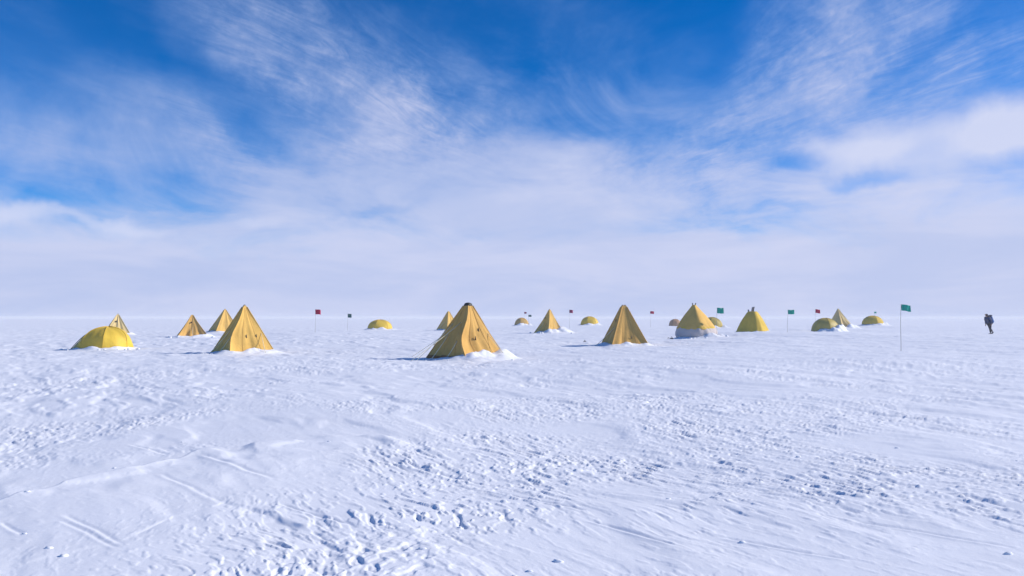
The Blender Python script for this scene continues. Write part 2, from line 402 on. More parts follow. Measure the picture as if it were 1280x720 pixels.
# ------------------------------------------------------------------ the snow plain, one sheet
def build_ground():
    rin = [0.0, .6, 1.2, 1.8, 2.3, 2.7, 3.05, 3.35]
    rr = []; r = 3.6
    while r < 420:
        rr.append(r)
        step = max(.010, .55 * r * r / 1353.0)
        cap = .30 if r < 62 else (.6 if r < 100 else (1.2 if r < 160 else 8))
        r += min(step, cap)
    while r < 7000:
        rr.append(r); r *= 1.12
    rows = np.array(rin[1:] + rr)
    fine = np.radians(np.linspace(-46, 46, 1240))
    edge = np.radians(np.concatenate([np.linspace(46.6, 66, 24)]))
    rest = np.radians(np.linspace(68, 292, 75))
    th = np.concatenate([fine, edge, rest, np.radians(np.linspace(294, 313.4, 24))])
    nr, na = len(rows), len(th)
    Rm, T = np.meshgrid(rows, th, indexing='ij')
    x = (Rm * np.sin(T)).ravel(); y = (Rm * np.cos(T)).ravel()
    z = np.empty_like(x)
    for i in range(0, len(x), 200000):
        s = slice(i, i + 200000); z[s] = ground(x[s], y[s])
    co = np.empty((nr * na + 1, 3), np.float32); co[:-1, 0] = x; co[:-1, 1] = y; co[:-1, 2] = z; co[-1] = (0, 0, z[:na].mean())
    a = np.arange(nr - 1)[:, None] * na; k = np.arange(na)[None, :]; k2 = (k + 1) % na
    q = np.stack([a + k, a + na + k, a + na + k2, a + k2], -1).reshape(-1, 4)
    t = np.stack([np.full(na, nr * na), np.arange(na), (np.arange(na) + 1) % na], -1)
    me = bpy.data.meshes.new('snow_ground')
    me.vertices.add(len(co)); me.vertices.foreach_set('co', co.ravel())
    li = np.concatenate([q.ravel(), t.ravel()]).astype(np.int32)
    me.loops.add(len(li)); me.loops.foreach_set('vertex_index', li)
    ls = np.concatenate([np.arange(len(q)) * 4, len(q) * 4 + np.arange(len(t)) * 3]).astype(np.int32)
    lt = np.concatenate([np.full(len(q), 4), np.full(len(t), 3)]).astype(np.int32)
    me.polygons.add(len(ls)); me.polygons.foreach_set('loop_start', ls); me.polygons.foreach_set('loop_total', lt)
    me.polygons.foreach_set('use_smooth', np.ones(len(ls), bool))
    me.update(calc_edges=True); me.flip_normals() if me.polygons[len(me.polygons) // 2].normal.z < 0 else None
    me.materials.append(SNOW)
    o = bpy.data.objects.new('snow_ground', me); COL.objects.link(o)
    tag(o, 'wind-packed snow plain with rough sastrugi', 'snow', None, 'structure')
    print('ground', nr, na)
build_ground()

# ------------------------------------------------------------------ banks of snow thrown on the tent skirts
def snow_bank(px_thing, label, cx, cy, rz, a, b, amp, wid, lop, lop_amt, seed, rnd=.5, reach=1.0):
    """ring of snow round a footprint of half-sizes a, b; lop = world angle of its heavier side"""
    n = 84; ext = max(a, b) + wid * 3.2
    g = np.linspace(-ext, ext, n); LX, LY = np.meshgrid(g, g, indexing='ij'); LX = LX.ravel(); LY = LY.ravel()
    c, s = math.cos(rz), math.sin(rz)
    WX = cx + LX * c - LY * s; WY = cy + LX * s + LY * c
    p = 2 + 4 * (1 - rnd)
    q = ((np.abs(LX) / a) ** p + (np.abs(LY) / b) ** p) ** (1 / p)           # 1 on the footprint
    dist = (q - 1) * (a + b) / 2
    ang = np.arctan2(WY - cy, WX - cx)
    side = .5 + .5 * np.cos(ang - lop)
    A = amp * (1 - lop_amt + lop_amt * side) * (.75 + .6 * gn(WX / .9, WY / .9, seed))
    W = wid * (1 - .45 * lop_amt + .8 * lop_amt * side)
    prof = np.where(dist < 0, np.exp(-(dist / (wid * .9)) ** 2), np.exp(-(dist / W) ** 2 * 1.3))
    lum = .74 + .26 * sst(fbm(WX / .6, WY / .6, 4, seed + 3), -.4, .4)
    h = A * prof * lum + (.06 * amp + .008) * prof * gn(WX / .13, WY / .13, seed + 5)
    ext_q = np.maximum(np.abs(LX), np.abs(LY)) / ext
    h = h - .035 - .10 * sst(ext_q, .7, 1.0)
    z = smooth_ground(WX, WY) + .04 + h
    z0 = gz(cx, cy)
    V = np.stack([WX - cx, WY - cy, z - z0], -1)
    F = [(i * n + j, (i + 1) * n + j, (i + 1) * n + j + 1, i * n + j + 1) for i in range(n - 1) for j in range(n - 1)]
    o = link('snow_bank', V, F, BANK); o.location = (cx, cy, z0)
    tag(o, label, 'snow bank', 'banks of snow around the tents')
    return o

# ------------------------------------------------------------------ pyramid tents
def pyramid(key, label, width, rz_deg, material, cap=None, apex_half=.08, pulls=(), fold=.05, flare=0.0, seed=1, depth=None, lean=0.0,
            hem=None, guys=(), loops=(), base_off=0.0, tips=False, vent=None, bow=(), sink=.12, sag=.06):
    ax, ay, by, d = PYR[key]
    X0, Y0, _ = spot(ax + base_off, by, d)
    z0 = gz(X0, Y0)
    H = (by - ay) * d / FPX + sink * .0
    rz = R(rz_deg); rt = thing('pyramid_tent', label, 'tent', (X0, Y0, z0), rz, 'yellow pyramid tents of the camp')
    hw = width / 2; hd = (depth or width) / 2
    cor = [(-hw, -hd), (hw, -hd), (hw, hd), (-hw, hd)]; top = [(-apex_half, -apex_half), (apex_half, -apex_half), (apex_half, apex_half), (-apex_half, apex_half)]
    # shift of the apex in local axes so that the lean is along the picture's x
    lx, ly = -base_off * d / FPX * math.cos(rz), base_off * d / FPX * math.sin(rz)
    def surf(f, u, s):
        """face f, u across 0..1, s from the top 0 to the hem 1"""
        f2 = (f + 1) % 4
        t = Vector((*top[f], 0)).lerp(Vector((*top[f2], 0)), u) + Vector((lx, ly, 0)); b_ = Vector((*cor[f], 0)).lerp(Vector((*cor[f2], 0)), u)
        k = s ** (1 + flare)
        P = t.lerp(b_, k); P.z = H * (1 - s) - sink * s
        nrm = (Vector((cor[f2][1] - cor[f][1], cor[f][0] - cor[f2][0], 0))).normalized(); nrm.z = .4; nrm.normalize()
        e = math.sin(math.pi * u) ** .7
        off = -sag * e * math.sin(math.pi * min(1, s * .9)) * 1.2
        off += fold * s ** .8 * e * float(gn(np.array([u * 5.2 + f * 11.3 + .25 * s]), np.array([s * .9 + seed * 3.7]), seed)[0]) * 1.6
        off += .4 * fold * s * e * float(gn(np.array([u * 13 + f * 7.1]), np.array([s * 2.2 + seed]), seed + 9)[0])
        for (c_, s0, dx_, rad) in bow:                      # a corner pole drawn aside (in the picture's x) by its guy
            wgt = (1 - u) ** 2.2 if c_ == f else (u ** 2.2 if c_ == f2 else 0.0)
            if wgt: P += Vector((math.cos(rz) * dx_, -math.sin(rz) * dx_, 0)) * wgt * math.exp(-((s - s0) / rad) ** 2)
        for (pf, pu, ps, amt, rad) in pulls:
            if pf == f: off += amt * math.exp(-(((u - pu) * 1.3 * s) ** 2 + (s - ps) ** 2) / rad ** 2)
        return P + nrm * off
    V, F = [], []; nu, ns = 26, 26
    for f in range(4):
        o = len(V)
        for i in range(ns + 1):
            for j in range(nu + 1): V.append(surf(f, j / nu, i / ns))
        for i in range(ns):
            for j in range(nu): F.append((o + i * (nu + 1) + j, o + (i + 1) * (nu + 1) + j, o + (i + 1) * (nu + 1) + j + 1, o + i * (nu + 1) + j + 1))
    o = len(V); V += [Vector((*t, H + .004)) + Vector((lx, ly, 0)) for t in top]; F.append((o, o + 1, o + 2, o + 3))
    link('canvas', V, F, material, rt)
    # seams along the four poles
    for f in range(4):
        P = [surf(f, 0.0, s) for s in np.linspace(.03, 1, 9)]
        cdir = Vector((cor[f][0], cor[f][1], 0)).normalized() * .012
        v, fc = tube([p + cdir for p in P], .022, 6); link('pole_sleeve', v, fc, material, rt)
    if d < 62:                                                # stitched seams between the panels of cloth
        for f in range(4):
            for u in (.30, .70):
                v, fc = tube([surf(f, u, q) for q in np.linspace(.05, 1, 27)], .011, 5); link('seam', v, fc, SEAM, rt)
    if hem:
        for f in hem:
            V, F = [], []
            for i, s in enumerate(np.linspace(.86, 1.0, 5)):
                for j in range(nu + 1):
                    P = surf(f, j / nu, s); n_ = (Vector((cor[(f + 1) % 4][1] - cor[f][1], cor[f][0] - cor[(f + 1) % 4][0], 0))).normalized(); V.append(P + n_ * (.02 + .03 * i / 4))
            for i in range(4):
                for j in range(nu): F.append((i * (nu + 1) + j, (i + 1) * (nu + 1) + j, (i + 1) * (nu + 1) + j + 1, i * (nu + 1) + j + 1))
            tag(link('hem', V, F, RUST, rt), 'rust brown lower hem of the canvas')
    if cap == 'cap':
        V, F = [], []; m_ = 16
        prof = [(.15, -.075), (.145, -.03), (.125, .02), (.08, .055), (.0, .07)]
        for r_, z_ in prof:
            for k in range(m_): q = 2 * math.pi * k / m_; sq_ = (abs(math.cos(q)) ** 5 + abs(math.sin(q)) ** 5) ** -.2; V.append((lx + r_ * sq_ * math.cos(q), ly + r_ * sq_ * math.sin(q), H + z_ - .01))
        for i in range(len(prof) - 1):
            for k in range(m_): F.append((i * m_ + k, i * m_ + (k + 1) % m_, (i + 1) * m_ + (k + 1) % m_, (i + 1) * m_ + k))
        link('apex_cap', V, F, BLACK, rt)
    if tips:
        for f in range(4):
            dv = Vector((top[f][0] - cor[f][0], top[f][1] - cor[f][1], H)).normalized(); p = Vector((top[f][0] * .9 + lx, top[f][1] * .9 + ly, H - .05))
            v, fc = tube([p, p + dv * (tips if isinstance(tips, float) else .16)], .03, 6); link('pole_tip', v, fc, POLE, rt)
    for (f, u, s, r_) in ([vent] if vent else []):
        p = surf(f, u, s); nrm = Vector((cor[(f + 1) % 4][1] - cor[f][1], cor[f][0] - cor[(f + 1) % 4][0], 0)).normalized()
        v, fc = tube([p - nrm * .05, p + nrm * .10 + Vector((0, 0, .02)), p + nrm * .16 + Vector((0, 0, .0))], [r_, r_, r_ * .9], 10); link('vent_tube', v, fc, DARK, rt)
    for (f, u, s) in loops:                                   # patches where the side guys tie on
        p = surf(f, u, s); nrm = (Vector((cor[(f + 1) % 4][1] - cor[f][1], cor[f][0] - cor[(f + 1) % 4][0], 0))).normalized()
        tdir = nrm.cross(Vector((0, 0, 1)))
        pts = [p + nrm * .01 + Vector((0, 0, .09)), p + nrm * .03 + Vector((0, 0, .02)) + tdir * .02, p + nrm * .03 - Vector((0, 0, .06)), p + nrm * .005 - Vector((0, 0, .11))]
        v, fc = tube(pts, [.014, .024, .022, .012], 7); link('guy_loop', v, fc, DARK, rt)
    for (f, u, s, out, drop) in guys:                         # rope from the face to the snow
        p = surf(f, u, s); nrm = (Vector((cor[(f + 1) % 4][1] - cor[f][1], cor[f][0] - cor[(f + 1) % 4][0], 0))).normalized()
        tdir = nrm.cross(Vector((0, 0, 1)))
        e = p + nrm * out + tdir * drop; wv = Matrix.Rotation(rz, 3, 'Z') @ e; e.z = gz(X0 + wv.x, Y0 + wv.y) - z0 - .03
        mid = p.lerp(e, .5) - Vector((0, 0, .04))
        v, fc = tube([p, p.lerp(mid, .5) - Vector((0, 0, .01)), mid, mid.lerp(e, .5) - Vector((0, 0, .01)), e], .013 if d < 45 else .012, 5); link('guy_line', v, fc, ROPE, rt)
    return rt, (X0, Y0, z0, rz, hw, hd, H)

S = {}
# faces: 0 faces -y (local), 1 +x, 2 +y, 3 -x ; rotation turns the corner to the camera
_, S['main'] = pyramid('main', 'largest yellow pyramid tent, black cap on its apex, brown shaded side with pale guy ropes', 2.62, -40, CANVAS, cap='cap', apex_half=.10,
    bow=((1, .60, -.26, .26), (2, .55, -.06, .3)), pulls=((0, .45, .62, .05, .3), (1, .22, .6, -.13, .2), (1, .5, .75, .07, .3)), fold=.12, sag=.07, seed=3, base_off=-2.0, hem=(0,),
    loops=((1, .42, .57), (1, .62, .43), (1, .55, .80)), guys=((0, .22, .52, 1.0, .1), (0, .75, .62, .75, .05), (0, .5, .30, 2.6, .4), (3, .4, .28, 3.0, -.3), (0, .1, .33, 2.0, .2), (2, .5, .55, 1.4, 0), (1, .9, .5, 1.3, 0)))
_, S['left'] = pyramid('left', 'tall yellow pyramid tent with dark left side, overlapping a smaller tent behind it', 2.42, -47, CANVAS_BRIGHT, apex_half=.05,
    bow=((1, .60, -.20, .26),), pulls=((1, .22, .85, -.12, .2), (1, .5, .6, .05, .3)), fold=.08, sag=.06, seed=8, base_off=-1.0, tips=.10,
    loops=((1, .42, .60), (1, .72, .60), (1, .50, .93)), guys=((0, .72, .60, .70, .0), (0, .3, .5, 1.0, .2), (3, .3, .5, 1.2, 0), (1, .93, .55, 1.2, .3), (2, .5, .5, 1.3, 0)))
_, S['mid'] = pyramid('mid', 'ochre pyramid tent right of the largest tent, broad front face in a snow collar', 2.4, -80, CANVAS, apex_half=.11,
    fold=.075, sag=.06, seed=14, base_off=.5, tips=.10, vent=(2, .5, .16, .06), loops=((1, .60, .73), (0, .4, .35)), guys=((0, .6, .5, 1.3, 0), (0, .2, .6, 1.0, 0), (2, .6, .5, 1.2, 0), (2, .5, .5, 1.2, 0)))
_, S['small'] = pyramid('small', 'small bright yellow pyramid tent with a pale snow drift on its right', 2.4, -50, CANVAS_BRIGHT, apex_half=.06,
    pulls=((1, .3, .5, .10, .3), (0, .6, .6, -.12, .3)), fold=.14, flare=.12, seed=21, base_off=-1.0, tips=.12, vent=(0, .2, .33, .06), guys=((3, .5, .5, 1.4, 0), (0, .3, .5, 1.3, 0), (1, .6, .5, 1.3, 0)))
_, S['low'] = pyramid('low', 'short wide pyramid tent with pleated front, right of the big yellow dome tent', 2.9, -66, CANVAS, apex_half=.07,
    pulls=((1, .22, .75, -.16, .22), (1, .5, .8, .10, .2), (1, .75, .8, -.1, .2)), fold=.16, flare=.15, seed=27, base_off=.5, vent=(1, .4, .3, .06), guys=((3, .5, .5, 1.3, 0), (1, .5, .5, 1.2, 0)))
_, S['hid'] = pyramid('hid', 'smaller pyramid tent half hidden behind the tall left tent', 2.9, -52, CANVAS_BRIGHT, apex_half=.05, fold=.08, seed=33, base_off=-1.0, tips=.10, guys=((3, .5, .5, 1.3, 0), (0, .5, .5, 1.3, 0)))
_, S['pale'] = pyramid('pale', 'pale faded pyramid tent peeking out behind the big yellow dome tent', 2.7, -60, CANVAS_PALE, apex_half=.06, fold=.12, seed=39, base_off=-1.5, tips=.16, vent=(1, .35, .30, .08), guys=((1, .5, .5, 1.3, 0),))
_, S['far'] = pyramid('far', 'distant pyramid tent showing behind the left slope of the largest tent', 2.5, -46, CANVAS_BRIGHT, apex_half=.06, fold=.08, seed=44, base_off=0, guys=((3, .5, .5, 1.3, 0), (0, .4, .5, 1.4, 0)))
_, S['flap'] = pyramid('flap', 'pyramid tent with snow-plastered sunny side, just behind the dome tent near the right end', 2.7, -58, CANVAS_PALE, apex_half=.05,
    pulls=((1, .3, .75, -.18, .3), (1, .75, .8, .14, .25)), fold=.14, flare=.1, seed=51, base_off=2.5, tips=.08, guys=((0, .5, .5, 1.2, 0), (1, .5, .5, 1.2, 0)))

# tent with a grey-white skirt: yellow upper pyramid over a bulging pale wall
def skirted():
    ax, ay, by, d = PYR['grey']; X0, Y0, _ = spot(ax + 2.5, by, d); z0 = gz(X0, Y0); H = (by - ay) * d / FPX; px = d / FPX
    rt = thing('pyramid_tent', 'yellow pyramid tent whose lower half is a bulging grey-white skirt', 'tent', (X0, Y0, z0), 0, 'yellow pyramid tents of the camp')
    def plan(th, r, sq):                                     # rounded square turned a corner to the camera
        t = th - R(-47); p = sq; k = (abs(math.cos(t)) ** p + abs(math.sin(t)) ** p) ** (-1 / p); return r * k * math.cos(th), r * k * math.sin(th)
    n = 96
    prof = [(.00, .10, 6), (.06, .17, 6), (.2, .36, 5), (.4, .64, 4.5), (.6, .90, 4), (.78, 1.10, 3.6), (.88, 1.22, 3.3), (.93, 1.25, 3.2)]   # 0 at the apex to 1 at the snow
    V, F = [], []
    for s, r, sq in prof:
        for k in range(n):
            th = 2 * math.pi * k / n
            rr = r * (1 + .045 * s * float(gn(np.array([4.5 * math.cos(th) + 9]), np.array([4.5 * math.sin(th) + s]), 5)[0]))
            x, y = plan(th, rr, sq); zz_ = H * (1 - s * .72)
            V.append((x - (1 - s) * 2.5 * px, y, zz_))
    m_ = len(prof)
    for i in range(m_ - 1):
        for k in range(n): F.append((i * n + k, (i + 1) * n + k, (i + 1) * n + (k + 1) % n, i * n + (k + 1) % n))
    F.append(tuple(range(n))[::-1])
    link('canvas', V, F, CANVAS_BRIGHT, rt)
    V, F = [], []
    prof2 = [(.60, 1.14, 3.2), (.66, 1.27, 3.0), (.74, 1.36, 2.8), (.83, 1.38, 2.6), (.91, 1.30, 2.5), (.97, 1.14, 2.4), (1.01, .9, 2.4)]
    for s, r, sq in prof2:
        for k in range(n):
            th = 2 * math.pi * k / n; rr = r * (1 + .05 * float(gn(np.array([3.5 * math.cos(th) + 2]), np.array([3.5 * math.sin(th) + s * 2]), 15)[0]))
            x, y = plan(th, rr, sq); V.append((x, y, H * (1 - s)))
    for i in range(len(prof2) - 1):
        for k in range(n): F.append((i * n + k, (i + 1) * n + k, (i + 1) * n + (k + 1) % n, i * n + (k + 1) % n))
    tag(link('skirt', V, F, GREYFAB, rt), 'bulging grey-white lower skirt')
    V, F = [], []
    for i, (s, r) in enumerate(((.60, 1.18), (.635, 1.235), (.66, 1.25))):
        for k in range(n):
            th = 2 * math.pi * k / n; x, y = plan(th, r * (1 + .006 * math.sin(th * 9)), 3.3); V.append((x, y, H * (1 - s) + .02 * math.sin(th * 7)))
    for i in range(2):
        for k in range(n): F.append((i * n + k, (i + 1) * n + k, (i + 1) * n + (k + 1) % n, i * n + (k + 1) % n))
    tag(link('trim_band', V, F, LEMON, rt), 'lemon yellow band where the roof meets the skirt')
    for dx in (-.08, .08):
        v, fc = tube([(dx - 2.5 * px, 0, H - .12), (dx * 1.5 - 2.5 * px, 0, H + .13)], .035, 6); link('pole_tip', v, fc, BLACK, rt)
    S['grey'] = (X0, Y0, z0, 0, 1.4, 1.4, H)
skirted()

# bell: wide lemon tent with a blunt top and a bundle of pole ends
def bell():
    ax, ay, by, d = PYR['bell']; X0, Y0, _ = spot(ax + 2, by, d); z0 = gz(X0, Y0); H = (by - ay) * d / FPX; px = d / FPX
    rt = thing('pyramid_tent', 'lemon yellow tent with a blunt top and a bundle of dark pole ends', 'tent', (X0, Y0, z0), R(-38), 'yellow pyramid tents of the camp')
    n = 96; V, F = [], []
    prof = [(.00, .34), (.05, .46), (.3, .80), (.5, 1.03), (.7, 1.22), (.85, 1.36), (.95, 1.46), (1.02, 1.50)]; Ht = H * .84
    for s, r in prof:
        for k in range(n):
            th = 2 * math.pi * k / n; p = 5.5 - 1.5 * s; q = (abs(math.cos(th)) ** p + abs(math.sin(th)) ** p) ** (-1 / p)
            rr = r * q * .95 * (1 + (.10 * s * float(gn(np.array([3.8 * math.cos(th) + 19]), np.array([3.8 * math.sin(th) + s * .8]), 25)[0])))
            V.append((rr * math.cos(th), rr * math.sin(th), Ht * (1 - s)))
    for i in range(len(prof) - 1):
        for k in range(n): F.append((i * n + k, (i + 1) * n + k, (i + 1) * n + (k + 1) % n, i * n + (k + 1) % n))
    F.append(tuple(range(n))[::-1]); link('canvas', V, F, LEMON, rt)
    V, F = [], []
    for i, (s, k2) in enumerate(((.90, 1.435), (.99, 1.52), (1.04, 1.53))):
        for k in range(n):
            th = 2 * math.pi * k / n; p = 4.1; q = (abs(math.cos(th)) ** p + abs(math.sin(th)) ** p) ** (-1 / p); rr = k2 * q * .955 * (1 + (.10 * s * float(gn(np.array([3.8 * math.cos(th) + 19]), np.array([3.8 * math.sin(th) + s * .8]), 25)[0])))
            V.append((rr * math.cos(th), rr * math.sin(th), Ht * (1 - s)))
    for i in range(2):
        for k in range(n): F.append((i * n + k, (i + 1) * n + k, (i + 1) * n + (k + 1) % n, i * n + (k + 1) % n))
    link('hem', V, F, CANVAS_PALE, rt)
    for (x, y, r_, tl, hh) in ((-.10, 0, .07, .14, H + .0), (.02, .05, .06, .14, H + .04), (-.04, -.10, .06, .08, H - .12), (-.28, -.22, .07, -.06, Ht + .16)):
        v, fc = tube([(x, y, Ht - .35), (x + tl * .5, y, (Ht + hh) / 2), (x + tl, y, hh)], r_, 7); link('pole_tip', v, fc, POLE, rt)
    S['bell'] = (X0, Y0, z0, R(-38), 1.3, 1.3, H)
bell()

# ------------------------------------------------------------------ dome tents
def dome(key, label, half_w, half_d, rz_deg, material, ribs=6, power=.8, seed=1, porch=None, shift=0.0, lumps=.03, square=2.1, sag=.05, alt=None):
    cx, ty, by, d = DOM[key]; X0, Y0, _ = spot(cx, by, d); z0 = gz(X0, Y0); H = (by - ty) * d / FPX
    rt = thing('dome_tent', label, 'tent', (X0, Y0, z0), R(rz_deg), 'yellow dome tents of the camp')
    def P(th, t, out=0.0):                                   # t 0 at the hem to 1 at the top
        e = t * math.pi / 2
        c = math.cos(e) ** .96; z = math.sin(e) ** power
        q = (abs(math.cos(th)) ** square + abs(math.sin(th)) ** square) ** (-1 / square)
        seg = abs(math.sin(ribs * th / 2)) ** .8
        k = 1 - sag * seg * math.sin(math.pi * min(1, t * .95 + .05))
        k *= 1 + lumps * float(gn(np.array([2.5 * math.cos(th) + seed]), np.array([2.5 * math.sin(th) + t * 2]), seed)[0])
        x = (half_w + out) * c * q * k * math.cos(th) + shift * t * half_w; y = (half_d + out) * c * q * k * math.sin(th)
        return Vector((x, y, (H + out) * z * (1 - .4 * sag * seg * t) - .06 * (1 - t)))
    n = ribs * 14; m_ = 22; V, F = [], []
    for i in range(m_):
        for k in range(n): V.append(P(2 * math.pi * k / n, i / m_))
    V.append(P(0, 1.0)); top = len(V) - 1
    for i in range(m_ - 1):
        for k in range(n): F.append((i * n + k, i * n + (k + 1) % n, (i + 1) * n + (k + 1) % n, (i + 1) * n + k))
    for k in range(n): F.append(((m_ - 1) * n + k, (m_ - 1) * n + (k + 1) % n, top))
    link('flysheet', V, F, material, rt)
    for r_ in range(ribs):
        th = 2 * math.pi * r_ / ribs
        v, fc = tube([P(th, t, .006) for t in np.linspace(0, .97, 12)], .016, 5); link('pole_sleeve', v, fc, alt or material, rt)
    if porch:
        ang, ln, wd, ht = porch; V, F = [], []; ca, sa = math.cos(R(ang)), math.sin(R(ang)); nn = 17
        for i in range(9):
            t = i / 8; ww = wd * (1 - .55 * t); hh = ht * (1 - .93 * t ** 1.25)
            for k in range(nn):
                q = math.pi * k / (nn - 1); a_ = math.cos(q) * ww; zz_ = math.sin(q) ** .75 * hh - .05; along = half_w * .45 + ln * t
                V.append((along * ca - a_ * sa, along * sa + a_ * ca, zz_))
        for i in range(8):
            for k in range(nn - 1): F.append((i * nn + k, (i + 1) * nn + k, (i + 1) * nn + k + 1, i * nn + k + 1))
        F.append(tuple(8 * nn + k for k in range(nn)))
        link('porch', V, F, OLIVE, rt)
        for sgn in (-1, 1):
            ww = wd * .97; pts = [((half_w * .45 + ln * t) * ca - sgn * ww * (1 - .55 * t) * .72 * sa, (half_w * .45 + ln * t) * sa + sgn * ww * (1 - .55 * t) * .72 * ca, ht * (1 - .93 * t ** 1.25) * .78) for t in np.linspace(0, 1, 8)]
            v, fc = tube(pts, .022, 5); link('porch_pole', v, fc, DARK, rt)
    S[key] = (X0, Y0, z0, R(rz_deg), half_w, half_d, H)
    return rt
dome('big', 'large bright yellow dome tent with a shaded porch, nearest tent at the left end', 1.42, 1.3, -12, YELLOW, ribs=6, power=.76, seed=3, lumps=.07, porch=(186, 1.20, .95, 1.16), square=2.2, sag=.09, shift=.10)
dome('d475', 'low golden dome tent alone between the green flag and the largest tent', 1.62, 1.4, 20, YELLOW, ribs=6, power=.75, seed=5, sag=.05)
dome('d651', 'tiny faded orange dome tent just left of the small bright pyramid tent', 1.35, 1.2, 20, fabric('faded_yellow_nylon', (.74, .47, .14), trans=.2), ribs=6, power=.85, seed=6)
dome('d736', 'tiny bright yellow dome tent between two pyramid tents, beside a red flag', 1.5, 1.3, 10, YELLOW, ribs=6, power=.85, seed=7)
dome('d843', 'small pinkish dome tent peeping out left of the grey-skirted tent', 1.05, 1.0, 0, PINK, ribs=6, power=.8, seed=8)
dome('d890', 'olive dome tent peeping out right of the grey-skirted tent', 1.42, 1.3, 15, OLIVE, ribs=6, power=.72, seed=9)
dome('d1032', 'olive-sided dome tent with a snowy right side, nearest of the tents at the right end', 1.50, 1.4, 30, OLIVE, ribs=6, power=.82, seed=10, alt=LEMON)
dome('d1090', 'farthest right yellow dome tent, olive in its shaded half', 1.55, 1.4, 35, LEMON, ribs=6, power=.82, seed=11)

BK = [('main', 'lumpy snow bank heaped on the right side of the largest pyramid tent', .50, .62, -22, .93), ('left', 'snow bank along the foot of the tall left pyramid tent', .32, .5, -40, .7), ('mid', 'even snow collar round the ochre tent right of the largest tent', .28, .42, -90, .3),
      ('grey', 'low snow bank in front of the grey-skirted tent', .42, .55, -60, .4), ('small', 'snow drift sloping from the small bright pyramid tent in the middle distance', .85, .85, -15, .9), ('low', 'snow bank round the short wide pyramid tent', .34, .55, -20, .7),
      ('hid', 'snow bank at the foot of the tent half hidden behind the tall left tent', .3, .5, -60, .4), ('pale', 'snow bank beside the pale tent behind the big dome', .3, .6, -20, .7), ('far', 'snow bank under the distant tent behind the largest tent', .25, .5, -60, .5),
      ('bell', 'snow bank in front of the lemon tent with pole ends', .36, .6, -60, .6), ('flap', 'snow heaped between the snow-plastered pyramid tent and the dome before it', .7, .6, -50, .8),
      ('big', 'ring of snow lumps along the hem of the big yellow dome tent', .26, .35, -70, .4), ('d475', 'snow bank along the low golden dome tent', .42, .5, -60, .6), ('d651', 'snow bank at the tiny faded orange dome tent', .5, .5, -50, .6),
      ('d736', 'snow bank at the tiny bright dome tent between two pyramid tents', .42, .5, -50, .6), ('d890', 'snow bank at the olive dome right of the grey-skirted tent', .5, .6, -10, .7), ('d1032', 'snow bank plastered on the sunny side of the nearest dome at the right end', .95, .5, -20, .92), ('d1090', 'snow bank by the farthest right dome tent', .6, .5, -20, .8)]
for i, (k, lab, amp, wid, lop, la) in enumerate(BK):
    x, y, z, rz, a, b, H = S[k]
    rn = .4 if k in PYR and k not in ('grey',) else .9
    snow_bank(k, lab, x, y, rz, a * .97, b * .97, amp, wid, R(lop), la, 200 + i * 11, rn)

# ------------------------------------------------------------------ marker flags
def marker(key, label, fw, fh, m, droop=0.0, lean=(0.0, 0.0), seed=1, sag=.0):
    bx, by, ty, d = FLG[key]; X0, Y0, _ = spot(bx, by, d); z0 = gz(X0, Y0); H = (by - ty) * d / FPX
    rt = thing('marker_flag', label, 'flag', (X0, Y0, z0), 0, 'marker flags on bamboo poles')
    pts = [(lean[0] * t + .02 * math.sin(t * 5 + seed), lean[1] * t, -.25 * (1 - t) + (H + .01) * t) for t in np.linspace(0, 1, 9)]
    v, f = tube(pts, [.013 - .004 * i / 8 for i in range(9)], 6); link('pole', v, f, BAMBOO, rt)
    V, F = [], []; nx, nz = 14, 8; tx, ty_ = lean
    for sd_ in (1, -1):
        for i in range(nx + 1):
            for j in range(nz + 1):
                u, q = i / nx, j / nz
                x = tx + fw * u * (1 - .04 * math.cos(6 * u)); y = ty_ + .07 * u ** .6 * math.sin(7.5 * u + seed + q * .8) + sd_ * .003
                V.append((x, y, H - fh * q - droop * u * fh - sag * u * u * fh + .02 * math.sin(5 * u + seed) * u))
    o2 = (nx + 1) * (nz + 1)
    for i in range(nx):
        for j in range(nz):
            a = i * (nz + 1) + j; q = (a, a + 1, a + nz + 2, a + nz + 1); F.append(q); F.append(tuple(x + o2 for x in q[::-1]))
    rim = [(i * (nz + 1)) for i in range(nx + 1)] + [nx * (nz + 1) + j for j in range(1, nz + 1)] + [i * (nz + 1) + nz for i in range(nx - 1, -1, -1)] + [j for j in range(nz - 1, 0, -1)]
    for i in range(len(rim)): a, b = rim[i], rim[(i + 1) % len(rim)]; F.append((a, b, b + o2, a + o2))
    link('cloth', V, F, m, rt)
    return rt
marker('green1', 'largest green flag on a tall thin pole at the right, nearest flag', .47, .29, GREEN, .18, (.08, 0), 1)
marker('green2', 'squarish green flag above the olive dome beside the grey-skirted tent', .49, .40, GREEN, .06, (.02, 0), 2)
marker('green3', 'green flag between the lemon tent and the nearest right-hand dome', .50, .34, GREEN, .05, (.05, 0), 3)
marker('green4', 'small green flag left of the low golden dome tent', .50, .46, DKGREEN, .1, (.02, 0), 4)
marker('red1', 'largest red flag, right of the tall left pyramid tent', .50, .44, REDF, .08, (.0, 0), 5)
marker('red2', 'red flag right of the small bright pyramid tent', .46, .40, DKRED, .1, (.0, 0), 6)
marker('red3', 'red flag right of the ochre tent with the snow collar', .55, .36, REDF, .05, (.0, 0), 7)
marker('red4', 'red flag above the nearest right-hand dome tent', .55, .42, REDF, .2, (.0, 0), 8)
marker('dark1', 'tiny dark flag, higher of the two above the faded orange dome', .46, .34, DKRED, .1, (.0, 0), 9)
marker('dark2', 'tiny dark green flag, lower of the two above the faded orange dome', .56, .36, DKGREEN, .1, (.0, 0), 10)
marker('green5', 'tiny distant green flag above the farthest right dome tent', .50, .36, GREEN, .1, (.0, 0), 11)

